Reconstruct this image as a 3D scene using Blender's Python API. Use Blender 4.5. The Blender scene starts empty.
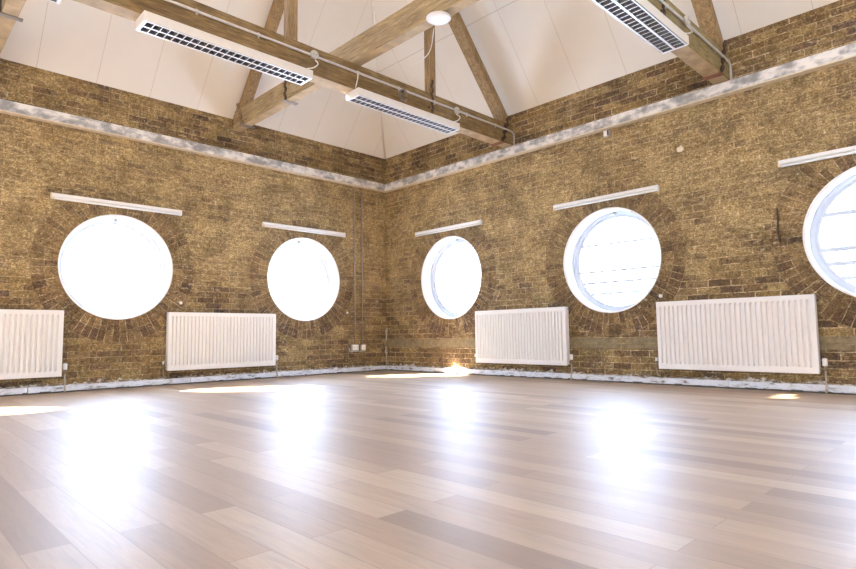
import bpy, bmesh, math, random
from mathutils import Vector, Matrix
random.seed(7)
sc = bpy.context.scene
COL = sc.collection
PI = math.pi

# ------------------------------------------------------------------ node helpers
class NT:
    def __init__(self, name):
        self.m = bpy.data.materials.new(name); self.m.use_nodes = True
        self.t = self.m.node_tree; self.n = self.t.nodes; self.l = self.t.links
        self.b = self.n['Principled BSDF']; self.out = self.n['Material Output']
    def new(self, typ, **kw):
        nd = self.n.new(typ)
        for k, v in kw.items(): setattr(nd, k, v)
        return nd
    def put(self, sock, v):
        if hasattr(v, 'links') or isinstance(v, bpy.types.NodeSocket): self.l.new(v, sock)
        elif isinstance(v, (tuple, list)) and len(v) == 3 and sock.type == 'RGBA': sock.default_value = (*v, 1)
        else: sock.default_value = v
    def math(self, op, a, b=0.0, c=None, clamp=False):
        nd = self.new('ShaderNodeMath', operation=op, use_clamp=clamp)
        self.put(nd.inputs[0], a); self.put(nd.inputs[1], b)
        if c is not None: self.put(nd.inputs[2], c)
        return nd.outputs[0]
    def mix(self, f, a, b, mode='MIX'):
        nd = self.new('ShaderNodeMix', data_type='RGBA', blend_type=mode)
        self.put(nd.inputs[0], f); self.put(nd.inputs[6], a); self.put(nd.inputs[7], b)
        return nd.outputs[2]
    def noise(self, vec, scale, detail=3, rough=.55, dist=0.0, out=0):
        nd = self.new('ShaderNodeTexNoise')
        if vec is not None: self.put(nd.inputs['Vector'], vec)
        nd.inputs['Scale'].default_value = scale; nd.inputs['Detail'].default_value = detail
        nd.inputs['Roughness'].default_value = rough; nd.inputs['Distortion'].default_value = dist
        return nd.outputs[out]
    def ramp(self, f, stops):
        nd = self.new('ShaderNodeValToRGB'); self.put(nd.inputs[0], f)
        e = nd.color_ramp.elements
        while len(e) < len(stops): e.new(.5)
        for s, (p, c) in zip(e, stops):
            s.position = p; s.color = (*c, 1) if isinstance(c, tuple) else (c, c, c, 1)
        return nd.outputs[0]
    def rng(self, v, a, b, c=0.0, d=1.0):
        nd = self.new('ShaderNodeMapRange'); self.put(nd.inputs[0], v)
        for i, q in enumerate((a, b, c, d)): nd.inputs[i + 1].default_value = q
        return nd.outputs[0]
    def vmap(self, vec, scale=(1, 1, 1), loc=(0, 0, 0)):
        nd = self.new('ShaderNodeMapping'); self.put(nd.inputs[0], vec)
        nd.inputs['Location'].default_value = loc; nd.inputs['Scale'].default_value = scale
        return nd.outputs[0]
    def vadd(self, a, b, op='ADD'):
        nd = self.new('ShaderNodeVectorMath', operation=op); self.put(nd.inputs[0], a); self.put(nd.inputs[1], b)
        return nd.outputs[0]
    def coord(self, which='Object'): return self.new('ShaderNodeTexCoord').outputs[which]
    def bump(self, h, strength=.5, dist=.005):
        nd = self.new('ShaderNodeBump'); self.put(nd.inputs['Height'], h)
        nd.inputs['Strength'].default_value = strength; nd.inputs['Distance'].default_value = dist
        self.l.new(nd.outputs[0], self.b.inputs['Normal'])
    def set(self, **kw):
        for k, v in kw.items(): self.put(self.b.inputs[k.replace('_', ' ')], v)
        return self

def plain(name, col, rough=.5, metal=0.0, var=.06, scale=18, bump=0.0):
    t = NT(name); o = t.coord()
    n = t.noise(o, scale, 4)
    c = t.mix(t.rng(n, .3, .7), tuple(max(0, x * (1 - var)) for x in col), tuple(min(1, x * (1 + var)) for x in col))
    t.set(Base_Color=c, Roughness=rough, Metallic=metal)
    if bump: t.bump(n, bump, .002)
    return t.m

def brick_mat(name, ring=False, band=False, pointing=1.0):
    t = NT(name); uv = t.coord('UV'); ob = t.coord('Object')
    wob = t.noise(ob, 7, 3, .6, out=1)
    v = t.vadd(uv, t.vadd(t.vadd(wob, (.5, .5, .5), 'SUBTRACT'), (.022, .016, 0), 'MULTIPLY'))
    br = t.new('ShaderNodeTexBrick'); br.offset = 0.0 if ring else .5
    t.put(br.inputs['Vector'], v)
    br.inputs['Color1'].default_value = (0, 0, 0, 1); br.inputs['Color2'].default_value = (1, 1, 1, 1)
    br.inputs['Mortar'].default_value = (.5, .5, .5, 1)
    br.inputs['Scale'].default_value = 1; br.inputs['Mortar Size'].default_value = .004 if ring else .0065
    br.inputs['Mortar Smooth'].default_value = .3; br.inputs['Bias'].default_value = 0
    br.inputs['Brick Width'].default_value = .225; br.inputs['Row Height'].default_value = .075
    mort = br.outputs['Fac']
    brick = t.ramp(br.outputs['Color'], [(0, (.075, .048, .034)), (.14, (.125, .08, .045)), (.4, (.17, .113, .054)), (.62, (.205, .141, .062)),
                                         (.8, (.28, .20, .09)), (.92, (.145, .095, .058)), (1, (.095, .064, .047))])
    if ring: brick = t.mix(1.0, brick, (.78, .74, .80), 'MULTIPLY')
    fine = t.noise(ob, 24, 8, .78)
    mid = t.noise(ob, 6, 4, .65)
    brick = t.mix(.8, brick, t.ramp(fine, [(.33, .12), (.43, .6), (.53, 1.1), (.66, 2.4)]), 'MULTIPLY')
    brick = t.mix(t.math('MULTIPLY', t.rng(mid, .42, .66), .5), brick, (.16, .095, .035))
    mcol = t.ramp(t.noise(ob, 9, 5, .7), [(.33, (.19, .13, .065)), (.5, (.38, .29, .17)), (.66, (.58, .47, .31))])
    col = t.mix(t.math('MULTIPLY', mort, t.rng(t.noise(ob, 4.5, 5, .7), .36, .58, .12 * pointing, .8 * pointing)), brick, mcol)
    # old lime smears that blur the courses, thicker on the upper wall
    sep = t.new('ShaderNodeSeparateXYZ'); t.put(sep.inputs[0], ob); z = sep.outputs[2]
    big = t.noise(t.vmap(ob, (1, 1, 1.6)), 1.5, 5, .62)
    spl = t.noise(t.vmap(ob, (1, 1, 2.3)), 8, 8, .8)
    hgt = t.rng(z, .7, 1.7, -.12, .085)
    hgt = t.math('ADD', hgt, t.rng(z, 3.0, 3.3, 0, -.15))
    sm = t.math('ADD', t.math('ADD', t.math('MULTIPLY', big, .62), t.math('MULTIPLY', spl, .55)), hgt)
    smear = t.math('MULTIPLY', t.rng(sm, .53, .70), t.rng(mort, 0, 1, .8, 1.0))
    if ring: smear = t.math('MULTIPLY', smear, .45)
    scol = t.ramp(t.noise(t.vmap(ob, (1, 1, 1.6)), 17, 8, .75), [(.34, (.14, .094, .042)), (.45, (.29, .205, .095)), (.55, (.42, .31, .16)), (.66, (.68, .55, .35))])
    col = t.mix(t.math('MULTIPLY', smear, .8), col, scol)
    # dark grime streaks
    grime = t.rng(t.noise(t.vmap(ob, (1, 1, .7), (3, 7, 2)), 2.1, 6, .7), .52, .74)
    col = t.mix(t.math('MULTIPLY', grime, .5), col, (.06, .04, .02))
    blot = t.noise(t.vmap(ob, (1, 1, 1.2), (9, 1, 4)), 3.2, 5, .7)
    col = t.mix(.75, col, t.ramp(blot, [(.34, .66), (.5, 1.12), (.66, 1.5)]), 'MULTIPLY')
    grain = t.noise(t.vmap(ob, (1, 1, 1.3)), 52, 5, .8)
    col = t.mix(.9, col, t.ramp(grain, [(.34, .16), (.44, .8), (.54, 1.15), (.65, 2.5)]), 'MULTIPLY')
    where = t.rng(t.noise(t.vmap(ob, (1, 1, 1.2), (4, 4, 4)), 1.9, 5, .7), .44, .6)
    lime = t.math('MULTIPLY', t.rng(t.noise(t.vmap(ob, (1, 1, 1.9), (2, 5, 1)), 13, 7, .75), .545, .62), where)
    col = t.mix(t.math('MULTIPLY', lime, .7), col, (.58, .47, .30))
    # little flecks of old paint and plaster
    fl = t.rng(t.noise(t.vmap(ob, (1, 1, 1.3), (1, 2, 3)), 19, 3, .6), .69, .71)
    col = t.mix(t.math('MULTIPLY', fl, .8), col, (.66, .58, .45))
    h = t.math('SUBTRACT', t.math('MULTIPLY', fine, .5), t.math('MULTIPLY', mort, .8))
    if band:   # cement render strip near the floor
        e = t.math('MULTIPLY', t.math('SUBTRACT', t.noise(ob, 5, 4), .5), .05)
        zz = t.math('ADD', z, e)
        bm = t.math('MULTIPLY', t.rng(zz, .385, .405), t.rng(zz, .53, .515))
        gap = t.rng(t.noise(ob, 2.2, 4), .36, .42)
        bm = t.math('MULTIPLY', bm, gap)
        col = t.mix(t.math('MULTIPLY', bm, .9), col, t.ramp(t.noise(ob, 14, 5, .7), [(.3, (.16, .125, .07)), (.7, (.33, .27, .17))]))
    col = t.mix(1.0, col, (1.03, 1.01, .96), 'MULTIPLY')
    t.set(Base_Color=col, Roughness=.88)
    t.b.inputs['Specular IOR Level'].default_value = .25
    t.bump(h, .7, .008)
    return t.m

def wood_mat(name, axis, dark, light, pale=.25):
    t = NT(name); ob = t.coord()
    s = [9, 9, 9]; s[axis] = .7
    g = t.noise(t.vmap(ob, tuple(s)), 3.2, 7, .68, .6)
    g2 = t.noise(t.vmap(ob, tuple(x * 3 for x in s)), 4, 4, .6)
    c = t.ramp(g, [(.3, dark), (.5, tuple((a + b) / 2 for a, b in zip(dark, light))), (.68, light)])
    c = t.mix(.6, c, t.ramp(g2, [(.32, .3), (.5, .95), (.68, 1.5)]), 'MULTIPLY')
    bl = t.rng(t.noise(ob, 2.6, 5, .65), .5, .75)
    c = t.mix(t.math('MULTIPLY', bl, pale), c, (.62, .48, .28))
    kn = t.rng(t.noise(ob, 5.5, 1, .4), .74, .8)
    c = t.mix(t.math('MULTIPLY', kn, .7), c, (.11, .05, .02))
    t.set(Base_Color=c, Roughness=.68)
    t.bump(g2, .4, .003)
    return t.m

def floor_mat():
    t = NT('beech_laminate_boards'); ob = t.coord()
    br = t.new('ShaderNodeTexBrick'); br.offset = .37; br.offset_frequency = 2
    t.put(br.inputs['Vector'], t.vmap(ob, (1, 1, 1), (.31, .0205, 0)))
    for k, v in (('Color1', (0, 0, 0, 1)), ('Color2', (1, 1, 1, 1)), ('Mortar', (.5, .5, .5, 1))): br.inputs[k].default_value = v
    for k, v in (('Scale', 1), ('Mortar Size', .0011), ('Mortar Smooth', .2), ('Bias', 0), ('Brick Width', 1.28), ('Row Height', .126)): br.inputs[k].default_value = v
    rnd = br.outputs['Color']; seam = br.outputs['Fac']
    shift = t.new('ShaderNodeCombineXYZ'); t.put(shift.inputs[0], t.math('MULTIPLY', rnd, 13.0)); t.put(shift.inputs[1], t.math('MULTIPLY', rnd, 5.0))
    vv = t.vadd(ob, shift.outputs[0])
    g = t.noise(t.vmap(vv, (1.3, 16, 1)), 2.4, 6, .62, .8)
    g2 = t.noise(t.vmap(vv, (2.5, 40, 1)), 3.5, 4, .6)
    c = t.ramp(rnd, [(0, (.25, .158, .088)), (.12, (.32, .21, .122)), (.5, (.36, .24, .142)), (.85, (.395, .272, .166)), (1, (.45, .325, .208))])
    c = t.mix(.55, c, t.ramp(g, [(.3, .68), (.5, 1.0), (.7, 1.16)]), 'MULTIPLY')
    c = t.mix(.25, c, t.ramp(g2, [(.3, .7), (.6, 1.1)]), 'MULTIPLY')
    c = t.mix(t.math('MULTIPLY', seam, .6), c, (.09, .05, .03))
    r = t.rng(g, .3, .7, FLOOR_R - .03, FLOOR_R + .04)
    t.set(Base_Color=c, Roughness=r)
    t.b.inputs['Specular IOR Level'].default_value = .7
    t.b.inputs['Coat Weight'].default_value = .2; t.b.inputs['Coat Roughness'].default_value = .36; t.b.inputs['Coat IOR'].default_value = 1.5
    t.bump(t.math('SUBTRACT', t.math('MULTIPLY', g2, .06), seam), .25, .0012)
    return t.m

def ceiling_mat():
    t = NT('cream_ceiling_boards'); ob = t.coord(); ge = t.new('ShaderNodeNewGeometry')
    sep = t.new('ShaderNodeSeparateXYZ'); t.put(sep.inputs[0], ob); x, y, z = sep.outputs
    nrm = t.new('ShaderNodeSeparateXYZ'); t.put(nrm.inputs[0], ge.outputs['Normal'])
    isl = t.math('GREATER_THAN', t.math('ABSOLUTE', nrm.outputs[0]), .4)
    isr = t.math('GREATER_THAN', t.math('ABSOLUTE', nrm.outputs[1]), .4)
    def joint(c, off, pitch, w):
        f = t.math('FRACT', t.math('DIVIDE', t.math('ADD', c, off), pitch))
        return t.math('LESS_THAN', f, w / pitch)
    j1 = t.math('MULTIPLY', isr, joint(x, -3.222 + 6.34, .634, .006))
    j2 = t.math('MULTIPLY', isl, joint(y, 5.149 + 6.1 * 3, .61, .006))
    j3 = t.math('MULTIPLY', isr, t.math('LESS_THAN', t.math('ABSOLUTE', t.math('SUBTRACT', z, 4.675)), .004))
    j = t.math('MAXIMUM', t.math('MAXIMUM', j1, j2), j3)
    n = t.noise(ob, 1.3, 4, .6)
    c = t.mix(t.rng(n, .3, .7), (.755, .708, .64), (.79, .75, .69))
    st = t.rng(t.noise(ob, 3.1, 5, .6), .62, .8)
    c = t.mix(t.math('MULTIPLY', st, .12), c, (.6, .45, .33))
    c = t.mix(t.math('MULTIPLY', j, .42), c, (.3, .21, .14))
    t.set(Base_Color=c, Roughness=.75); t.bump(t.math('SUBTRACT', 1.0, j), .3, .004)
    return t.m

def galv_mat():
    t = NT('galvanised_steel_with_painted_reflection'); ob = t.coord()
    n = t.noise(t.vmap(ob, (1, 1, 1.6)), 6.5, 5, .6, .15)
    c = t.ramp(n, [(.38, (.30, .29, .28)), (.46, (.44, .425, .41)), (.52, (.62, .59, .56)), (.6, (.80, .76, .71))])  # patchy reflections painted into the steel's greys
    t.set(Base_Color=c, Roughness=.45, Metallic=.15); t.bump(n, .1, .002)
    return t.m

def skirt_mat():
    t = NT('blue_white_painted_skirting'); ob = t.coord()
    n = t.noise(t.vmap(ob, (1, 1, 3)), 8, 6, .7)
    c = t.ramp(n, [(.34, (.16, .145, .13)), (.41, (.50, .50, .52)), (.48, (.66, .68, .73)), (.62, (.73, .75, .82))])
    t.set(Base_Color=c, Roughness=.5); t.bump(n, .3, .004)
    return t.m

def rubble_mat():
    t = NT('crumbling_mortar'); ob = t.coord()
    n = t.noise(ob, 16, 6, .75)
    c = t.ramp(n, [(.33, (.06, .045, .025)), (.48, (.25, .19, .12)), (.58, (.6, .56, .5)), (.7, (.8, .77, .72))])
    t.set(Base_Color=c, Roughness=.9); t.bump(n, .8, .01)
    return t.m

def glass_mat():
    t = NT('clear_window_glass')
    tr = t.new('ShaderNodeBsdfTransparent'); gl = t.new('ShaderNodeBsdfGlossy'); gl.inputs['Roughness'].default_value = .02
    fr = t.new('ShaderNodeFresnel'); fr.inputs['IOR'].default_value = 1.35
    mx = t.new('ShaderNodeMixShader'); t.l.new(fr.outputs[0], mx.inputs[0]); t.l.new(tr.outputs[0], mx.inputs[1]); t.l.new(gl.outputs[0], mx.inputs[2])
    t.l.new(mx.outputs[0], t.out.inputs[0])
    return t.m

FLOOR_R = .52
M = dict(
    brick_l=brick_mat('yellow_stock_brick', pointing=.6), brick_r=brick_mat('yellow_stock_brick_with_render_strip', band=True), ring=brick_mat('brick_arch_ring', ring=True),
    floor=floor_mat(), ceil=ceiling_mat(), galv=galv_mat(), skirt=skirt_mat(), rubble=rubble_mat(), glass=glass_mat(),
    tie=wood_mat('brown_tie_beam_timber', 1, (.10, .055, .016), (.32, .20, .075)),
    raf=wood_mat('brown_rafter_timber', 2, (.16, .095, .036), (.42, .275, .125)),
    half=wood_mat('pale_weathered_timber', 0, (.19, .12, .05), (.46, .35, .185), .35),
    olive=wood_mat('olive_tie_beam_timber', 1, (.16, .115, .04), (.33, .25, .10)),
    under=plain('pale_timber_with_floor_bounce', (.42, .30, .165), .7, var=.25, scale=7),  # bare timber tone of the undersides, with floor bounce put into the colour
    white=plain('white_enamel', (.82, .80, .775), .35, var=.02), rad=plain('radiator_enamel', (.80, .765, .73), .32, var=.015),
    frame=plain('shaded_white_window_paint', (.60, .63, .69), .45, var=.03), plaster=plain('white_reveal_paint', (.84, .84, .84), .6, var=.05),  # frame: white paint with its room-side shade put into the colour
    cream=plain('cream_paint_and_lit_edge', (.72, .62, .46), .6, var=.12), rear=plain('white_rear_paint', (.82, .80, .77), .8),
    iron=plain('dark_rusty_iron', (.085, .05, .035), .7, .3, .4, 40, .3), plate=plain('grey_steel_plate', (.26, .23, .20), .5, .5, .2),
    red=plain('red_oxide_plate', (.26, .10, .05), .7, .1, .2),
    cond=plain('conduit_grey_paint', (.55, .52, .48), .45, .2, .12, 30), dark=plain('louvre_aluminium_with_dark_reflection', (.24, .24, .245), .35, .5, .1),  # louvre metal: its dark reflection is put into the colour
    alu=plain('bright_louvre_edge', (.85, .86, .88), .3, 0, .02), tube=plain('white_fluorescent_glass', (.88, .88, .86), .25, var=.01),
    housing=plain('cream_white_enamel', (.74, .68, .60), .4, var=.03),
    twist=plain('rubbed_iron_chain', (.30, .21, .12), .5, .3, .6, 60),
    brass=plain('tarnished_valve_metal', (.34, .25, .15), .4, .6, .2), pipe=plain('old_painted_pipe', (.42, .36, .29), .55, .2, .35, 45),
    cable=plain('white_flex', (.74, .70, .62), .5), black=plain('black_slot', (.02, .02, .02), .6), joint=plain('dark_joint', (.10, .09, .08), .8),
    copper=plain('brown_metal_conduit', (.36, .29, .235), .4, .35, .2, 30),
)

# ------------------------------------------------------------------ mesh helpers
class MB:
    def __init__(self): self.bm = bmesh.new(); self.mi = 0
    def box(self, a, b, mi=0):
        (x0, y0, z0), (x1, y1, z1) = a, b
        v = [self.bm.verts.new(p) for p in ((x0, y0, z0), (x1, y0, z0), (x1, y1, z0), (x0, y1, z0), (x0, y0, z1), (x1, y0, z1), (x1, y1, z1), (x0, y1, z1))]
        for f in ((0, 3, 2, 1), (4, 5, 6, 7), (0, 1, 5, 4), (1, 2, 6, 5), (2, 3, 7, 6), (3, 0, 4, 7)):
            self.bm.faces.new([v[i] for i in f]).material_index = mi
        return v
    def prism(self, pts, axis, a, b, mi=0):        # pts: 2D polygon in the two other axes, extruded along axis from a to b
        def P(p, t):
            q = [p[0], p[1]]; q.insert(axis, t); return q
        A = [self.bm.verts.new(P(p, a)) for p in pts]; B = [self.bm.verts.new(P(p, b)) for p in pts]
        n = len(pts)
        fs = [self.bm.faces.new(A), self.bm.faces.new(B[::-1])] + [self.bm.faces.new((A[i], B[i], B[(i + 1) % n], A[(i + 1) % n])) for i in range(n)]
        for f in fs: f.material_index = mi
    def tube(self, pts, r, seg=10, mi=0, cap=True):
        pts = [Vector(p) for p in pts]; rings = []
        rr = r if isinstance(r, (list, tuple)) else [r] * len(pts)
        for i, p in enumerate(pts):
            d = (pts[min(i + 1, len(pts) - 1)] - pts[max(i - 1, 0)]).normalized()
            a = Vector((0, 0, 1)) if abs(d.z) < .9 else Vector((1, 0, 0))
            u = d.cross(a).normalized(); w = d.cross(u)
            rings.append([self.bm.verts.new(p + (u * math.cos(t) + w * math.sin(t)) * rr[i]) for t in (2 * PI * k / seg for k in range(seg))])
        for A, B in zip(rings, rings[1:]):
            for k in range(seg):
                f = self.bm.faces.new((A[k], A[(k + 1) % seg], B[(k + 1) % seg], B[k])); f.smooth = True; f.material_index = mi
        if cap:
            for q in (rings[0][::-1], rings[-1]): self.bm.faces.new(q).material_index = mi
    def build(self, name, mat, parent=None, loc=(0, 0, 0), rotz=0, bevel=0.0, seg=2):
        bmesh.ops.recalc_face_normals(self.bm, faces=self.bm.faces)
        me = bpy.data.meshes.new(name); self.bm.to_mesh(me); self.bm.free()
        for m in (mat if isinstance(mat, (list, tuple)) else [mat]): me.materials.append(m)
        o = bpy.data.objects.new(name, me); COL.objects.link(o)
        o.location = loc; o.rotation_euler = (0, 0, rotz)
        if parent: o.parent = parent
        if bevel:
            b = o.modifiers.new('bevel', 'BEVEL'); b.width = bevel; b.segments = seg; b.limit_method = 'ANGLE'; b.angle_limit = math.radians(40)
        return o

def tag(o, label=None, cat=None, group=None, kind=None):
    if label: o['label'] = label
    if cat: o['category'] = cat
    if group: o['group'] = group
    if kind: o['kind'] = kind
    return o
def thing(name, label, cat, loc=(0, 0, 0), rotz=0, group=None):
    o = bpy.data.objects.new(name, None); COL.objects.link(o); o.empty_display_size = .1
    o.location = loc; o.rotation_euler = (0, 0, rotz)
    return tag(o, label, cat, group)
KIDS = {}
def dup(root, loc, rotz, label):
    r = root.copy(); COL.objects.link(r); r.location = loc; r.rotation_euler = (0, 0, rotz); r['label'] = label
    for ch in list(root.children):
        c = ch.copy(); COL.objects.link(c); c.parent = r
        for g in list(ch.children):
            d = g.copy(); COL.objects.link(d); d.parent = c
    return r
RL = PI / 2      # rotation that turns a right-wall local frame (x along, -y out) into the left wall's

# ------------------------------------------------------------------ setting
W, D, H, TH = 11.0, 11.0, 3.66, .30
WZ, WR, RING = 1.455, .635, .912
TOPZ, SL = 7.0, 1.2
LW = [-6.83, -4.22, -1.61]          # window centres along the left wall (world y)
RW = [1.515, 4.165, 6.815]          # along the right wall (world x)

def brick_wall(name, a, b, cents, mat, rotz, mirror=False):
    """local frame: x along the wall, wall face at y = 0, thickness to +y"""
    bm = bmesh.new(); uvl = bm.loops.layers.uv.new('UVMap')
    def quad(pts, uvs=None, mi=0, y=0.0):
        f = bm.faces.new([bm.verts.new((p[0], y if len(p) == 2 else p[2], p[1])) for p in pts]); f.material_index = mi
        for lp, p, q in zip(f.loops, pts, uvs or pts): lp[uvl].uv = (q[0], q[1])
        return f
    zb, zt, hw = WZ - .95, WZ + .95, .95
    N = 96
    for y in (0.0, TH):
        quad([(a, 0), (b, 0), (b, zb), (a, zb)], y=y); quad([(a, zt), (b, zt), (b, H), (a, H)], y=y)
        x = a
        for c in cents:
            quad([(x, zb), (c - hw, zb), (c - hw, zt), (x, zt)], y=y); x = c + hw
            for k in range(N):
                t0, t1 = 2 * PI * k / N + PI / 4, 2 * PI * (k + 1) / N + PI / 4
                def P(r, t): return (c + r * math.cos(t), WZ + r * math.sin(t))
                def S(t):
                    s = hw / max(abs(math.cos(t)), abs(math.sin(t))); return P(s, t)
                quad([P(RING, t0), S(t0), S(t1), P(RING, t1)], y=y)
                rm = (WR + RING) / 2
                quad([P(WR, t0), P(RING, t0), P(RING, t1), P(WR, t1)],
                     [(.006 + .0, rm * t0), (.45 + .006, rm * t0), (.45 + .006, rm * t1), (.006, rm * t1)], 1 if y == 0 else 0, y=y)
        quad([(x, zb), (b, zb), (b, zt), (x, zt)], y=y)
    for c in cents:
        for k in range(N):
            t0, t1 = 2 * PI * k / N + PI / 4, 2 * PI * (k + 1) / N + PI / 4
            p0 = (c + WR * math.cos(t0), WZ + WR * math.sin(t0)); p1 = (c + WR * math.cos(t1), WZ + WR * math.sin(t1))
            quad([(p0[0], p0[1], 0), (p1[0], p1[1], 0), (p1[0], p1[1], TH), (p0[0], p0[1], TH)])
    for q in ([(a, 0, 0), (b, 0, 0), (b, 0, TH), (a, 0, TH)], [(a, H, 0), (b, H, 0), (b, H, TH), (a, H, TH)],
              [(a, 0, 0), (a, H, 0), (a, H, TH), (a, 0, TH)], [(b, 0, 0), (b, H, 0), (b, H, TH), (b, 0, TH)]): quad(q)
    bmesh.ops.remove_doubles(bm, verts=bm.verts, dist=1e-5); bmesh.ops.recalc_face_normals(bm, faces=bm.faces)
    me = bpy.data.meshes.new(name); bm.to_mesh(me); bm.free()
    me.materials.append(mat); me.materials.append(M['ring'])
    o = bpy.data.objects.new(name, me); COL.objects.link(o); o.rotation_euler = (0, 0, rotz)
    return tag(o, kind='structure')
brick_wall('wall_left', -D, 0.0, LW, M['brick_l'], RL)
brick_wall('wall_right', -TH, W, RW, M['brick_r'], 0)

def rear_wall(name, axis, at, lo, hi, holes):
    """plain white wall with tall openings added behind the camera for fill daylight"""
    mb = MB()
    def q(u0, u1, z0, z1):
        if u1 - u0 < .01: return
        if axis == 0: mb.box((at, u0, z0), (at + .25, u1, z1))
        else: mb.box((u0, at - .25, z0), (u1, at, z1))
    q(lo, hi, 0, .9); q(lo, hi, 3.9, TOPZ + .2)
    u = lo
    for a, b in holes: q(u, a, .9, 3.9); u = b
    q(u, hi, .9, 3.9)
    return tag(mb.build(name, M['rear']), kind='structure')
RH_X = [(-10.2, -7.4), (-6.9, -4.1), (-3.6, -.8)]  # unseen openings, added to fill the room with daylight
RH_Y = [(.8, 3.6), (4.1, 6.9), (7.4, 10.2)]
rear_wall('wall_far', 0, W, -D - .25, .0, RH_X)
rear_wall('wall_back', 1, -D, -TH, W, RH_Y)

mb = MB(); mb.box((-TH, -D - .25, -.12), (W + .25, TH, 0)); tag(mb.build('floor', M['floor']), kind='structure')

# ceiling: the two sloped sides of a hipped roof and the flat above, with one small rooflight in the left slope
t_ = (TOPZ - H) / SL
SKY = (.865, 1.07, -4.15, -3.70)      # x0 x1 y0 y1
def ceiling():
    bm = bmesh.new()
    def f(*p): bm.faces.new([bm.verts.new(q) for q in p])
    def L_(x, y): return (x, y, H + SL * x)
    x0, x1, y0, y1 = SKY
    f(L_(0, -D), L_(t_, -D), L_(t_, y0), L_(x1, y0), L_(x0, y0), L_(0, y0))
    f(L_(0, y0), L_(x0, y0), L_(x0, y1), L_(0, y1)); f(L_(x1, y0), L_(t_, y0), L_(t_, y1), L_(x1, y1))
    f(L_(0, y1), L_(x0, y1), L_(x1, y1), L_(t_, y1), L_(t_, -t_), L_(0, 0))
    def R_(x, y): return (x, y, H - SL * y)
    f(R_(0, 0), R_(t_, -t_), R_(W, -t_), R_(W, 0))
    f((t_, -t_, TOPZ), (t_, y1, TOPZ), (t_, y0, TOPZ), (t_, -D, TOPZ), (W, -D, TOPZ), (W, -t_, TOPZ))
    bmesh.ops.remove_doubles(bm, verts=bm.verts, dist=1e-5)
    bmesh.ops.recalc_face_normals(bm, faces=bm.faces)
    up = sum((fc.normal.z for fc in bm.faces))
    if up > 0: bmesh.ops.reverse_faces(bm, faces=bm.faces)
    me = bpy.data.meshes.new('ceiling'); bm.to_mesh(me); bm.free(); me.materials.append(M['ceil'])
    o = bpy.data.objects.new('ceiling', me); COL.objects.link(o)
    s = o.modifiers.new('thickness', 'SOLIDIFY'); s.thickness = .12; s.offset = -1
    tag(o, kind='structure')
ceiling()
mb = MB()   # thin cover strip down the hip joint
for s in (-1, 1):
    pass
a, b = Vector((.01, -.01, H + .0)), Vector((t_, -t_, TOPZ - .01))
mb.tube([a, b], .012, 6); tag(mb.build('trim_1', M['ceil']), kind='structure')

# skirting: boxed pipe casing along both walls, chipped mortar above it, dark gap beneath
def skirting(name, lo, hi, rotz, joints):
    root = MB(); cuts = sorted([lo] + joints + [hi])
    for u0, u1 in zip(cuts, cuts[1:]):
        root.box((u0 + .003, -.058, .014), (u1 - .003, -.0005, .078))
    o = tag(root.build(name, M['skirt'], rotz=rotz, bevel=.006), kind='structure')
    g = MB(); g.box((lo, -.05, .0005), (hi, -.001, .0138)); g.build('gap', M['joint'], o)
    r = MB(); bm = r.bm; u = lo; rnd = random.Random(len(name)); rows = []
    while u < hi:
        h = .085 + .03 * rnd.random() ** 2 + (.02 if rnd.random() < .12 else 0); dpt = .02 + .03 * rnd.random()
        rows.append([bm.verts.new(p) for p in ((u, -.001, .074), (u, -dpt, .0785), (u, -dpt * .5, (h + .078) / 2), (u, -.001, h))]); u += .02 + .03 * rnd.random()
    for A, B in zip(rows, rows[1:]):
        for k in range(3): bm.faces.new((A[k], B[k], B[k + 1], A[k + 1]))
        bm.faces.new((A[3], B[3], B[0], A[0]))
    bm.faces.new(rows[0]); bm.faces.new(rows[-1][::-1])
    r.build('mortar_edge', M['rubble'], o)
    s = MB(); u = lo; 
    while u < hi:      # chips along the lower edge
        w = .03 + .09 * rnd.random(); s.box((u, -.0605, .004 + .006 * rnd.random()), (min(u + w, hi), -.0506, .012 + .012 * rnd.random())); u += w + .02 + .12 * rnd.random()
    s.build('chip_edge', M['joint'], o)
skirting('baseboard_left', -D, -.062, RL, [-5.1, -3.35, -2.1, -1.05])
skirting('baseboard_right', 0, W, 0, [1.2, 2.55, 4.18, 5.45, 6.9, 8.4])
mb = MB(); u = .08      # ragged mortar fillet in the corner
rows = []; rnd = random.Random(4)
while u < .74:
    w = .012 + .022 * rnd.random(); rows.append([mb.bm.verts.new(p) for p in ((.0005, -w, u), (w * .6, -w * .6, u), (w, -.0005, u), (.0005, -.0005, u))]); u += .035
for A, B in zip(rows, rows[1:]):
    for k in range(4): mb.bm.faces.new((A[k], A[(k + 1) % 4], B[(k + 1) % 4], B[k]))
mb.bm.faces.new(rows[0]); mb.bm.faces.new(rows[-1])
tag(mb.build('trim_2', M['rubble']), kind='structure')

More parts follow.
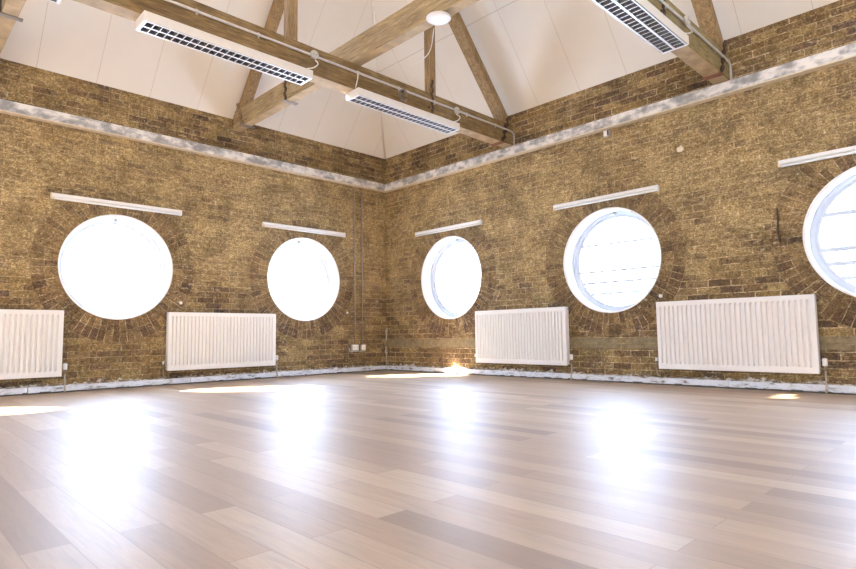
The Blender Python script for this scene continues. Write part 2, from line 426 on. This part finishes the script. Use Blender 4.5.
# ------------------------------------------------------------------ round windows
def ring(mb, r0, r1, y0, y1, N=72, mi=0):
    v = [[mb.bm.verts.new((r * math.cos(2 * PI * k / N), y, r * math.sin(2 * PI * k / N))) for k in range(N)] for r, y in ((r0, y0), (r1, y0), (r1, y1), (r0, y1))]
    for k in range(N):
        j = (k + 1) % N
        for a_, b_ in ((0, 1), (1, 2), (2, 3), (3, 0)):
            f = mb.bm.faces.new((v[a_][k], v[a_][j], v[b_][j], v[b_][k])); f.material_index = mi; f.smooth = a_ in (1, 3)
WIN = []
def window(n, loc, rotz, style):
    mb = MB(); ring(mb, WR - .016, WR + .003, -.004, .285)
    o = tag(mb.build('window_%d' % n, M['plaster'], loc=loc, rotz=rotz), kind='structure')
    f = MB(); ring(f, .578, WR - .0165, .20, .27); fr = f.build('window_frame', M['frame'], o)
    f = MB(); ring(f, .548, .5775, .218, .262); f.build('sash', M['frame'], o)
    g = MB(); R = .553
    if style == 'left':
        spec = [('h', .30), ('h', -.17), ('v', -.2), ('v', .2)]
    else: spec = [('h', .235), ('h', -.105), ('h', -.245), ('h', -.385)]
    bw = dict(left=.011, far=.008, mid=.0145, near=.022)[style]
    for d, c in spec:
        e = math.sqrt(R * R - c * c)
        if d == 'h': g.box((-e, .226, c - bw), (e, .254, c + bw))
        else: g.box((c - bw, .227, .30 + bw + .0005), (c + bw, .253, e))
    g.build('glazing_bar', M['frame'], o)
    p = MB(); N = 72
    for y in (.2385, .2415):
        vs = [p.bm.verts.new(((.551) * math.cos(2 * PI * k / N), y, .551 * math.sin(2 * PI * k / N))) for k in range(N)]; p.bm.faces.new(vs)
    p.build('pane', M['glass'], o)
    c = MB(); c.box((-.010, .165, .585), (.010, .1995, .613)); c.build('catch', M['plate'], o)
n = 1
for y in LW[::-1]: window(n, (0, y, WZ), RL, 'left'); n += 1
for x, st in zip(RW, ('far', 'mid', 'near')): window(n, (x, 0, WZ), 0, st); n += 1

# ------------------------------------------------------------------ radiators
def make_radiator(label, loc, rotz):
    t = thing('radiator', label, 'radiator', loc, rotz, 'white panel radiators under the windows')
    L, z0, z1 = 1.5, .18, .918
    mb = MB(); bm = mb.bm; us = []
    nr = 30; pitch = (L - .06) / nr
    us.append((0, 0)); us.append((.03, 0))
    for k in range(nr):
        u = .03 + k * pitch
        us += [(u + pitch * .1, 0), (u + pitch * .25, 1), (u + pitch * .48, 1), (u + pitch * .63, 0)]
    us += [(L - .03, 0), (L, 0)]
    zs = [(z0, 0), (z0 + .055, 0), (z0 + .075, 1), (z1 - .07, 1), (z1 - .05, 0), (z1 - .004, 0)]
    G = [[bm.verts.new((u, -.1 + .021 * d * e, z)) for u, d in us] for z, e in zs]
    for A, B in zip(G, G[1:]):
        for k in range(len(us) - 1): bm.faces.new((A[k], A[k + 1], B[k + 1], B[k]))
    bk = [bm.verts.new(p) for p in ((0, -.078, z0), (L, -.078, z0), (L, -.078, z1 - .004), (0, -.078, z1 - .004))]
    bm.faces.new(bk); bm.faces.new(G[0] + [bk[1], bk[0]]); bm.faces.new(G[-1] + [bk[2], bk[3]])
    bm.faces.new([g[0] for g in G] + [bk[3], bk[0]]); bm.faces.new([g[-1] for g in G] + [bk[2], bk[1]])
    mb.build('front_panel', M['rad'], t)
    mb = MB(); mb.box((.01, -.05, z0 + .01), (L - .01, -.03, z1 - .02)); mb.build('rear_panel', M['rad'], t, bevel=.004)
    for u in (0, L - .008):
        mb = MB(); mb.box((u, -.0775, z0 + .012), (u + .008, -.024, z1 - .006)); mb.build('side_panel', M['rad'], t, bevel=.002)
    mb = MB(); k = .01
    mb.box((.0085, -.0775, z1 - .008), (L - .0085, -.066, z1 - .002)); mb.box((.0085, -.036, z1 - .008), (L - .0085, -.024, z1 - .002))
    while k < L - .02: mb.box((k, -.066, z1 - .008), (k + .012, -.036, z1 - .002)); k += .03
    mb.build('top_grille', M['rad'], t)
    mb = MB(); mb.tube([(L + .0085, -.062, z1 - .035), (L + .016, -.062, z1 - .035)], .008); mb.build('bleed_screw', M['brass'], t)
    for u in (.3, L - .3):
        mb = MB(); mb.box((u - .02, -.0295, z0 + .05), (u + .02, -.0005, z1 - .1)); mb.build('bracket', M['rad'], t)
    # thermostatic valve at one end
    mb = MB(); mb.tube([(L + .040, -.06, .205), (L + .040, -.06, .25)], .013); mb.tube([(L + .009, -.06, .222), (L + .040, -.06, .222)], .009)
    v = mb.build('valve', M['brass'], t)
    mb = MB(); mb.tube([(L + .040, -.06, .2505), (L + .040, -.06, .258), (L + .040, -.06, .315), (L + .040, -.06, .322)], [.017, .022, .021, .015], 14); mb.build('valve_cap', M['white'], v)
    mb = MB(); mb.tube([(L + .040, -.0605, .2045), (L + .040, -.0605, .10), (L + .040, -.078, .06), (L + .040, -.08, .001)], [.0085, .0085, .009, .0105], 10); mb.build('pipe', M['pipe'], t)
    mb = MB(); mb.tube([(-.006, -.06, .222), (-.04, -.06, .222)], .009); mb.tube([(-.04, -.06, .20), (-.04, -.06, .262)], [.012, .012]); v = mb.build('valve', M['brass'], t)
    mb = MB(); mb.tube([(-.04, -.06, .2625), (-.04, -.06, .30)], [.014, .013], 12); mb.build('valve_cap', M['white'], v)
    mb = MB(); mb.tube([(-.04, -.06, .1995), (-.04, -.06, .14), (-.03, -.06, .11), (-.01, -.055, .098), (-.002, -.03, .092)], .0085); mb.build('pipe', M['brass'], t)
    return t
r0 = make_radiator('white radiator low on the left brick wall, cut off by the photo edge', (0, -6.297, 0), RL)
dup(r0, (0, -3.655, 0), RL, 'white ridged radiator on the left wall between its two round windows')
dup(r0, (2.092, 0, 0), 0, 'white ridged radiator on the right wall nearest the room corner')
dup(r0, (4.757, 0, 0), 0, 'largest looking white radiator, on the right wall beside the cropped round window')

# ------------------------------------------------------------------ batten lights above the windows
def make_batten(label, loc, rotz):
    t = thing('batten_light', label, 'light fitting', loc, rotz, 'fluorescent battens above the round windows')
    L = 1.46
    mb = MB(); mb.prism([(-.001, .034), (-.04, .034), (-.046, .026), (-.046, .0), (-.036, -.008), (-.001, -.008)], 0, .012, L - .012); mb.build('housing', M['white'], t)
    mb = MB(); mb.tube([(.03, -.03, -.0245), (L - .03, -.03, -.0245)], .0135, 12); mb.build('tube', M['tube'], t)
    for u in (0, L - .0295):
        mb = MB(); mb.box((u, -.05, -.036), (u + .0295, -.001, -.0085)); mb.box((u if u == 0 else L - .0118, -.047, -.0082), ((.0118 if u == 0 else L), -.001, .035)); mb.build('end_cap', M['cream'] if u == 0 else M['white'], t, bevel=.003)
    return t
BZ = 2.212
b0 = make_batten('white fluorescent batten light above the leftmost round window', (0, -4.958, BZ), RL)
dup(b0, (0, -2.345, BZ), RL, 'white fluorescent batten light beside the two upright conduits on the left wall')
dup(b0, (.79, 0, BZ), 0, 'white fluorescent batten light on the right wall nearest the corner').scale = (.963, 1, 1)
dup(b0, (3.425, 0, BZ), 0, 'white fluorescent batten light above the middle window of the right wall').scale = (.955, 1, 1)
dup(b0, (6.02, 0, BZ), 0, 'white fluorescent batten light above the cropped round window at the right edge')

# ------------------------------------------------------------------ cable trunking and small wall fittings
def trunking(label, lo, hi, rotz):
    t = thing('cable_trunking', label, 'cable trunking', (0, 0, 3.058), rotz)
    mb = MB(); mb.box((lo, -.078, .004), (hi, -.0005, .118)); mb.build('casing', M['galv'], t, bevel=.003)
    mb = MB(); mb.box((lo, -.084, .008), (hi, -.0785, .122)); mb.build('lid', M['galv'], t, bevel=.002)
    mb = MB(); mb.box((lo, -.086, -.008), (hi, -.0005, .0035)); mb.build('bottom_flange', M['cream'], t)  # glow of the lit lower edge painted on as cream
trunking('long galvanised cable trunking running high along the left brick wall', -D + .01, -.09, RL)
trunking('long galvanised cable trunking running high along the right brick wall', .002, W - .01, 0)

t = thing('junction_box', 'small square steel junction box just under the right wall trunking', 'junction box', (4.217, 0, 3.0))
mb = MB(); mb.box((-.037, -.05, -.04), (.037, -.0005, .04)); mb.build('box', M['cond'], t, bevel=.006)
mb = MB(); mb.box((-.03, -.055, -.033), (.012, -.0503, .033)); mb.build('cover', M['white'], t, bevel=.002)
mb = MB(); mb.box((.016, -.054, -.03), (.03, -.0503, .03)); mb.build('slot', M['black'], t)

def upright_conduit(label, y, zlo):
    t = thing('wall_conduit', label, 'conduit', (0, y, zlo), RL)
    mb = MB(); mb.tube([(0, -.02, 0), (0, -.02, 3.0475 - zlo)], .0125); mb.build('tube', M['copper'], t)
    z = .35
    while zlo + z < 3.0:
        mb = MB(); mb.box((-.024, -.016, z - .008), (.024, -.0005, z + .008)); mb.tube([(0, -.02, z - .009), (0, -.02, z + .009)], .0155, 10); mb.build('saddle', M['copper'], t); z += .62
upright_conduit('left of two thin upright conduits on the left wall near the corner', -.684, .446)
upright_conduit('right of two thin upright conduits on the left wall near the corner', -.530, .442)
def socket(label, y, w, z, h, m):
    t = thing('socket_box', label, 'socket', (0, y, z), RL)
    mb = MB(); mb.box((-w / 2, -.045, -h / 2), (w / 2, -.0005, h / 2)); mb.build('back_box', M[m], t, bevel=.004)
    mb = MB(); mb.box((-w / 2 + .006, -.052, -h / 2 + .005), (w / 2 - .006, -.0455, h / 2 - .005)); mb.build('faceplate', M['white'], t, bevel=.002)
    n_ = 2 if w > .1 else 1
    for k in range(n_):
        mb = MB(); c = (k - (n_ - 1) / 2) * .06; mb.box((c - .008, -.0535, -.012), (c + .008, -.0523, .012)); mb.build('switch', M['cond'], t)
socket('wider white socket box at the foot of the left upright conduit', -.690, .13, .396, .092, 'cond')
socket('smaller white socket box at the foot of the right upright conduit', -.525, .085, .394, .088, 'cream')
mb = MB(); mb.tube([(0, -.83, .352), (.0, -.83, .352)], .001) if False else None
mb.tube([(.02, -.80, .395), (.02, -.80, .345), (.02, -.79, .335), (.02, -.5, .335), (.02, -.472, .345), (.02, -.472, .37)], .009, 8)
tag(mb.build('link_conduit', M['cond']), 'short grey pipe linking beneath the two white sockets', 'conduit')

for k, (lab, loc, rz, r) in enumerate([('small white round plug on the brick above the right radiator corner', (4.775, 0, .985), 0, .02),
        ('small white round plug on the brick right of the leftmost window', (0, -3.476, 1.04), RL, .02),
        ('tiny white plug on the brick between window and upright conduits', (0, -.826, .955), RL, .016)]):
    mb = MB(); mb.tube([(0, -.0005, 0), (0, -.014, 0), (0, -.02, 0)], [r, r, r * .6], 14)
    tag(mb.build('wall_plug', M['white'], loc=loc, rotz=rz), lab, 'plug')
mb = MB(); rnd = random.Random(3)
pts = [(.04 * math.cos(a_) * (.7 + .5 * rnd.random()), .035 * math.sin(a_) * (.7 + .5 * rnd.random())) for a_ in (2 * PI * k / 14 for k in range(14))]
mb.prism(pts, 1, -.0005, -.012)
tag(mb.build('plaster_dab', M['cream'], loc=(5.076, 0, 2.6)), 'small cream plaster dab high on the right brick wall', 'plaster')
mb = MB(); mb.tube([(0, -.012, .16), (.004, -.012, .05), (-.006, -.013, -.06), (.012, -.012, -.17)], .009, 8)
tag(mb.build('pipe_stub', M['iron'], loc=(5.98, 0, 1.62)), 'thin rusty rod on the brick left of the cropped window', 'rod')

# ------------------------------------------------------------------ roof timbers
def wavy(a, b, y, w, z0, z1):    # chain-like twisted strap from a to b (in a plane y = const)
    pass
def strap(pts, w, th, nrm):
    """twisted iron strap: short links along a polyline"""
    mb = MB(); a, b = Vector(pts[0]), Vector(pts[1]); n_ = max(3, int((b - a).length / .05)); d = (b - a).normalized(); nv = Vector(nrm); s = d.cross(nv).normalized()
    for k in range(n_):
        c0 = a + (b - a) * (k / n_); c1 = a + (b - a) * ((k + .92) / n_)
        off = s * (w * .3 * (1 if k % 2 else -1))
        vs = []
        for c in (c0, c1):
            for ss, tt in ((-.5, 0), (.5, 0), (.5, 1), (-.5, 1)): vs.append(mb.bm.verts.new(c + off + s * (ss * w) + nv * (tt * th)))
        for f in ((0, 1, 2, 3), (7, 6, 5, 4), (0, 4, 5, 1), (1, 5, 6, 2), (2, 6, 7, 3), (3, 7, 4, 0)): mb.bm.faces.new([vs[i] for i in f])
    return mb

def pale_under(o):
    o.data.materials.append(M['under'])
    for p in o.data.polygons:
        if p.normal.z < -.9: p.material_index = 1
def full_truss(label, x0, x1, woodkey):
    """tie beam parallel to the left wall, foot of the rafter on the right wall"""
    t = thing('roof_truss', label, 'roof truss', (x0, 0, 3.2))
    def V(p): return (p[0], p[1], p[2] - 3.2)
    w = x1 - x0
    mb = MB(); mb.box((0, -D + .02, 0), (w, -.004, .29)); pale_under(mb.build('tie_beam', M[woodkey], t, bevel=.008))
    ya, yb = -.0, -2.55
    zl = lambda y: 3.305 - SL * .975 * y - 3.2
    zu = lambda y: 3.455 - SL * .975 * y - 3.2
    mb = MB(); y0_ = -.03
    mb.prism([(y0_, zu(y0_)), (yb, zu(yb)), (yb, zl(yb)), (-.15, zl(-.15)), (y0_, zl(-.15))], 0, .002, w - .002)
    mb.build('rafter', M['raf'], t, bevel=.006)
    for y, top in ((-1.565, 5.15), (-3.51, 6.8)):
        mb = MB(); mb.box((.037, y - .052, .2905), (w - .037, y + .055, top - 3.2)); mb.build('post', M['raf'], t, bevel=.006)
    s = strap([(w + .001, -1.62, .46), (w + .001, -1.62, .04)], .028, .012, (1, 0, 0)); s.build('strap', M['iron'], t)
    s = strap([(w + .001, -.12, .40), (w + .001, -.27, .01)], .045, .015, (1, 0, 0)); s.build('strap', M['iron'], t)
    mb = MB(); mb.box((-.012, -.31, -.010), (w + .018, -.235, -.0005)); mb.build('strap_plate', M['red'], t, bevel=.002)
    for y, z in ((-.2, .2), (-1.62, .1)):
        mb = MB(); mb.tube([(w + .001, y - .06, z), (w + .02, y - .06, z)], .014, 6); mb.build('bolt', M['iron'], t)
    return t
full_truss('brown timber roof truss with posts crossing the picture behind two lights', 2.635, 2.80, 'tie')
full_truss('olive brown timber roof truss at upper right with one louvred light', 5.465, 5.625, 'olive')

def half_truss(label, yc, L):
    """half tie beam from the left wall, lying over the first full truss"""
    t = thing('half_truss', label, 'roof truss', (0, yc, 3.4915))
    zb = 3.4915
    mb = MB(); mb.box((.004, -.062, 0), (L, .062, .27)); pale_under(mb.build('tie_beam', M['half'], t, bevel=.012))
    f = SL * .975
    f = SL; zl = lambda x: 3.41 + f * x - zb; zu = lambda x: 3.63 + f * x - zb
    mb = MB(); mb.prism([((.2755 + zb - 3.63) / f, .2755), ((.2755 + zb - 3.41) / f, .2755), (2.6, zl(2.6)), (2.6, zu(2.6))], 1, -.058, .058)
    mb.build('rafter', M['raf'], t, bevel=.006)
    s = strap([(.10, -.063, .42), (.31, -.063, .0)], .05, .016, (0, -1, 0)); s.build('strap', M['twist'], t)
    s = strap([(1.43, -.063, .28), (1.43, -.063, .0)], .035, .012, (0, -1, 0)); s.build('strap', M['iron'], t)
    for x in (.31, 1.43):
        mb = MB(); mb.box((x - .03, -.10, -.0105), (x + .03, .10, -.0005)); mb.build('strap_plate', M['plate'], t, bevel=.002)
    return t
half_truss('pale weathered half truss over the first truss, carrying the smoke detector', -2.745, 5.44)
half_truss('pale rafter and beam end at the upper left corner of the photo', -5.602, 5.44)

# ------------------------------------------------------------------ louvred lights under the tie beams
def make_louvre(label, loc):
    t = thing('louvre_light', label, 'light fitting', loc, 0, 'louvred fluorescent lights under the tie beams')
    L, w, h = 1.575, .218, .082        # along +y, width x, down from 0
    mb = MB()
    mb.box((0, 0, -.012), (w, L, -.001)); mb.box((0, 0, -h), (.006, L, -.0122)); mb.box((w - .006, 0, -h), (w, L, -.0122))
    mb.box((.0062, 0, -h), (w - .0062, .006, -.0122)); mb.box((.0062, L - .006, -h), (w - .0062, L, -.0122))
    mb.build('housing', M['housing'], t, bevel=.002)
    mb = MB(); z0 = -h - .002
    n_ = 24; p = (L - .05) / n_
    for xa in (.012, w / 2 - .008, w - .022):               # long rails
        mb.box((xa, .012, z0), (xa + (.010 if xa != w / 2 - .008 else .016), L - .012, z0 + .004), 1)
        mb.box((xa + .002, .012, z0 + .0042), (xa + .006, L - .012, -.03), 0)
    mb.box((.0062, .0062, z0), (w - .0062, .025, z0 + .004), 1); mb.box((.0062, L - .025, z0), (w - .0062, L - .0062, z0 + .004), 1)
    for k in range(n_ + 1):
        y = .025 + k * p
        for xa, xb in ((.0225, w / 2 - .0085), (w / 2 + .0085, w - .0225)):
            mb.box((xa, y - .0024, z0), (xb, y + .0024, z0 + .003), 1)
            mb.prism([(y - .003, z0 + .0032), (y + .003, z0 + .0032), (y + .012, -.035), (y - .012, -.035)], 0, xa, xb, 0)
    mb.build('louvre', [M['dark'], M['alu']], t)
    for x in (.055, w - .055):
        mb = MB(); mb.tube([(x, .03, -.026), (x, L - .03, -.026)], .008, 8); mb.build('tube', M['tube'], t)
    mb = MB(); mb.box((.008, .0065, -.0155), (w - .008, L - .0065, -.0125)); mb.build('reflector', M['dark'], t)  # dark backing, reflection in the cells painted as colour
    return t
l0 = make_louvre('left long white louvred light under the brown truss beam', (2.662, -4.925, 3.1995))
dup(l0, (2.662, -2.79, 3.1995), 0, 'white louvred light under the brown truss beam near the room corner')
dup(l0, (2.662, -7.035, 3.1995), 0, 'louvred light of which only the end shows at the top left edge')
dup(l0, (5.455, -2.875, 3.1995), 0, 'white louvred light under the olive truss beam at upper right').scale = (1.13, 1.01, 1)

# conduits, boxes and flexes along the beams
def beam_conduit(label, x, y0):
    t = thing('beam_conduit', label, 'conduit', (x, 0, 3.39))
    mb = MB(); mb.tube([(.014, y0, 0), (.014, -.12, 0), (.014, -.055, -.006), (.014, -.028, -.03), (.014, -.022, -.07), (.014, -.022, -.1975)], .0125, 10); mb.build('tube', M['cond'], t)
    y = -.42
    while y > y0:
        mb = MB(); mb.box((.0005, y - .008, -.026), (.008, y + .008, .026)); mb.tube([(.014, y - .009, 0), (.014, y + .009, 0)], .0155, 10); mb.build('saddle', M['cond'], t); y -= .58
beam_conduit('pale conduit clipped along the side of the brown truss beam', 2.801, -7.0)
beam_conduit('pale conduit clipped along the side of the olive truss beam', 5.626, -4.0)
def round_box(label, x, y, z):
    t = thing('junction_box', label, 'junction box', (x, y, z))
    mb = MB(); mb.tube([(.0285, 0, 0), (.05, 0, 0), (.056, 0, 0)], [.045, .045, .038], 18); mb.build('box', M['cond'], t)
    mb = MB(); mb.tube([(.0565, .015, 0), (.059, .015, 0)], .006, 8); mb.tube([(.0565, -.015, 0), (.059, -.015, 0)], .006, 8); mb.build('screw', M['brass'], t)
round_box('round conduit box on the brown beam above the left louvred light', 2.80, -3.31, 3.39)
round_box('round conduit box on the brown beam near its wall end', 2.80, -1.22, 3.375)
round_box('round conduit box on the olive beam at upper right', 5.625, -1.21, 3.385)
def flex(label, pts, r=.006):
    P = [Vector(p) for p in pts]; out = []
    for i in range(len(P) - 1):          # smooth the bends
        p0, p1, p2, p3 = P[max(i - 1, 0)], P[i], P[i + 1], P[min(i + 2, len(P) - 1)]
        for k in range(6):
            s = k / 6; out.append(.5 * ((2 * p1) + (-p0 + p2) * s + (2 * p0 - 5 * p1 + 4 * p2 - p3) * s * s + (-p0 + 3 * p1 - 3 * p2 + p3) * s ** 3))
    out.append(P[-1]); mb = MB(); mb.tube(out, r, 8)
    return tag(mb.build('flex_cable', M['cable']), label, 'cable')
flex('white flex looping from the round box to the left louvred light', [(2.84, -3.30, 3.335), (2.875, -3.29, 3.29), (2.88, -3.34, 3.235), (2.862, -3.41, 3.206)])
flex('white flex dropping from beam conduit to the corner end light', [(2.822, -2.76, 3.377), (2.83, -2.76, 3.33), (2.835, -2.78, 3.26), (2.84, -2.80, 3.206)])
flex('white flex looping beside the round box near the wall end', [(2.84, -1.235, 3.325), (2.872, -1.20, 3.285), (2.87, -1.24, 3.235), (2.85, -1.30, 3.206)])
flex('white flex looping down to the upper right louvred light', [(5.665, -1.22, 3.335), (5.695, -1.19, 3.28), (5.69, -1.28, 3.23), (5.675, -1.38, 3.206)])
t = thing('coiled_flex', 'dark coil of spare cable hanging on the brown truss beam', 'cable', (2.80, -2.13, 3.31))
mb = MB()
for k in range(3): mb.tube([(.034 + .009 * k, .055 * math.cos(2 * PI * a_ / 20) + .006 * k, .07 * math.sin(2 * PI * a_ / 20)) for a_ in range(20)], .004, 6)
mb.build('coil', M['plate'], t)
mb = MB(); mb.box((.0005, -.008, .045), (.055, .008, .058)); mb.build('hook', M['iron'], t)

t = thing('smoke_detector', 'round white smoke detector under the pale half truss beam', 'smoke detector', (4.056, -2.775, 3.491))
mb = MB(); mb.tube([(0, 0, -.001), (0, 0, -.012)], .085, 28); mb.build('base', M['white'], t)
mb = MB(); mb.tube([(0, 0, -.0125), (0, 0, -.022), (0, 0, -.032), (0, 0, -.037)], [.112, .115, .10, .055], 32); mb.build('cover', M['white'], t)
flex('thin white cable sagging from the smoke detector to the brown beam', [(3.93, -2.71, 3.452), (3.65, -2.5, 3.39), (3.3, -2.40, 3.42), (2.95, -2.42, 3.475), (2.78, -2.44, 3.4955)], .004)

# ------------------------------------------------------------------ light
SKY_S, REAR_S = 38.0, 1.7
w = bpy.data.worlds.new('daylight'); sc.world = w; w.use_nodes = True
wn, wl = w.node_tree.nodes, w.node_tree.links
bg = wn['Background']; tc = wn.new('ShaderNodeTexCoord')      # hazy sky, far brighter and bluer on the sun's side of the building
dt = wn.new('ShaderNodeVectorMath'); dt.operation = 'DOT_PRODUCT'; wl.new(tc.outputs['Generated'], dt.inputs[0]); dt.inputs[1].default_value = (-.71, .71, 0)
mr = wn.new('ShaderNodeMapRange'); wl.new(dt.outputs['Value'], mr.inputs[0])
for i_, v_ in enumerate((-.2, .2, 0, 1)): mr.inputs[i_ + 1].default_value = v_
mx = wn.new('ShaderNodeMix'); mx.data_type = 'RGBA'; wl.new(mr.outputs[0], mx.inputs[0]); wl.new(mx.outputs[2], bg.inputs[0])
mx.inputs[6].default_value = (*[c_ * REAR_S for c_ in (.95, .97, 1.0)], 1); mx.inputs[7].default_value = (*[c_ * SKY_S for c_ in (.55, .71, 1.0)], 1)
bg.inputs[1].default_value = 1.0
sd = Vector((1.6, 1.05, -1.455)).normalized()
sun = bpy.data.lights.new('sun', 'SUN'); sun.energy = 90; sun.angle = math.radians(.8); sun.color = (1, .93, .82)
so = bpy.data.objects.new('sun', sun); COL.objects.link(so); so.rotation_euler = sd.to_track_quat('-Z', 'Y').to_euler(); so.location = (-6, -6, 9)
def portal(name, loc, direction, sx, sy):
    l = bpy.data.lights.new(name, 'AREA'); l.shape = 'RECTANGLE'; l.size = sx; l.size_y = sy; l.cycles.is_portal = True
    o = bpy.data.objects.new(name, l); COL.objects.link(o); o.location = loc; o.rotation_euler = Vector(direction).to_track_quat('-Z', 'Z').to_euler()
for y in LW: portal('daylight_portal', (-.31, y, WZ), (1, 0, 0), 1.28, 1.28)
for x in RW: portal('daylight_portal', (x, .31, WZ), (0, -1, 0), 1.28, 1.28)
for a_, b_ in RH_X: portal('daylight_portal', (W + .26, (a_ + b_) / 2, 2.4), (-1, 0, 0), b_ - a_, 3.0)
for a_, b_ in RH_Y: portal('daylight_portal', ((a_ + b_) / 2, -D - .26, 2.4), (0, 1, 0), b_ - a_, 3.0)

# ------------------------------------------------------------------ camera (solved from the photograph's wall lines)
cx, cy, yaw, pit, rol, fpx = 7.5886, -6.4088, .7968, .0861, -.0136, 578.52
fw = Vector((-math.sin(yaw) * math.cos(pit), math.cos(yaw) * math.cos(pit), math.sin(pit)))
rt = fw.cross(Vector((0, 0, 1))).normalized(); up = rt.cross(fw)
r2 = rt * math.cos(rol) + up * math.sin(rol); u2 = -rt * math.sin(rol) + up * math.cos(rol)
cam = bpy.data.cameras.new('camera'); co = bpy.data.objects.new('camera', cam); COL.objects.link(co)
mt = Matrix((r2, u2, -fw)).transposed().to_4x4(); mt.translation = (cx, cy, .59); co.matrix_world = mt
cam.sensor_width = 36; cam.lens = 36 * fpx / 856; cam.clip_start = .02
sc.camera = co

sc.view_settings.view_transform = 'Standard'; sc.view_settings.look = 'None'; sc.view_settings.gamma = 1; sc.view_settings.use_curve_mapping = False
sc.view_settings.exposure = 0.0
sc.cycles.use_denoising = True
sc.cycles.max_bounces = 10; sc.cycles.diffuse_bounces = 6; sc.cycles.sample_clamp_indirect = 12
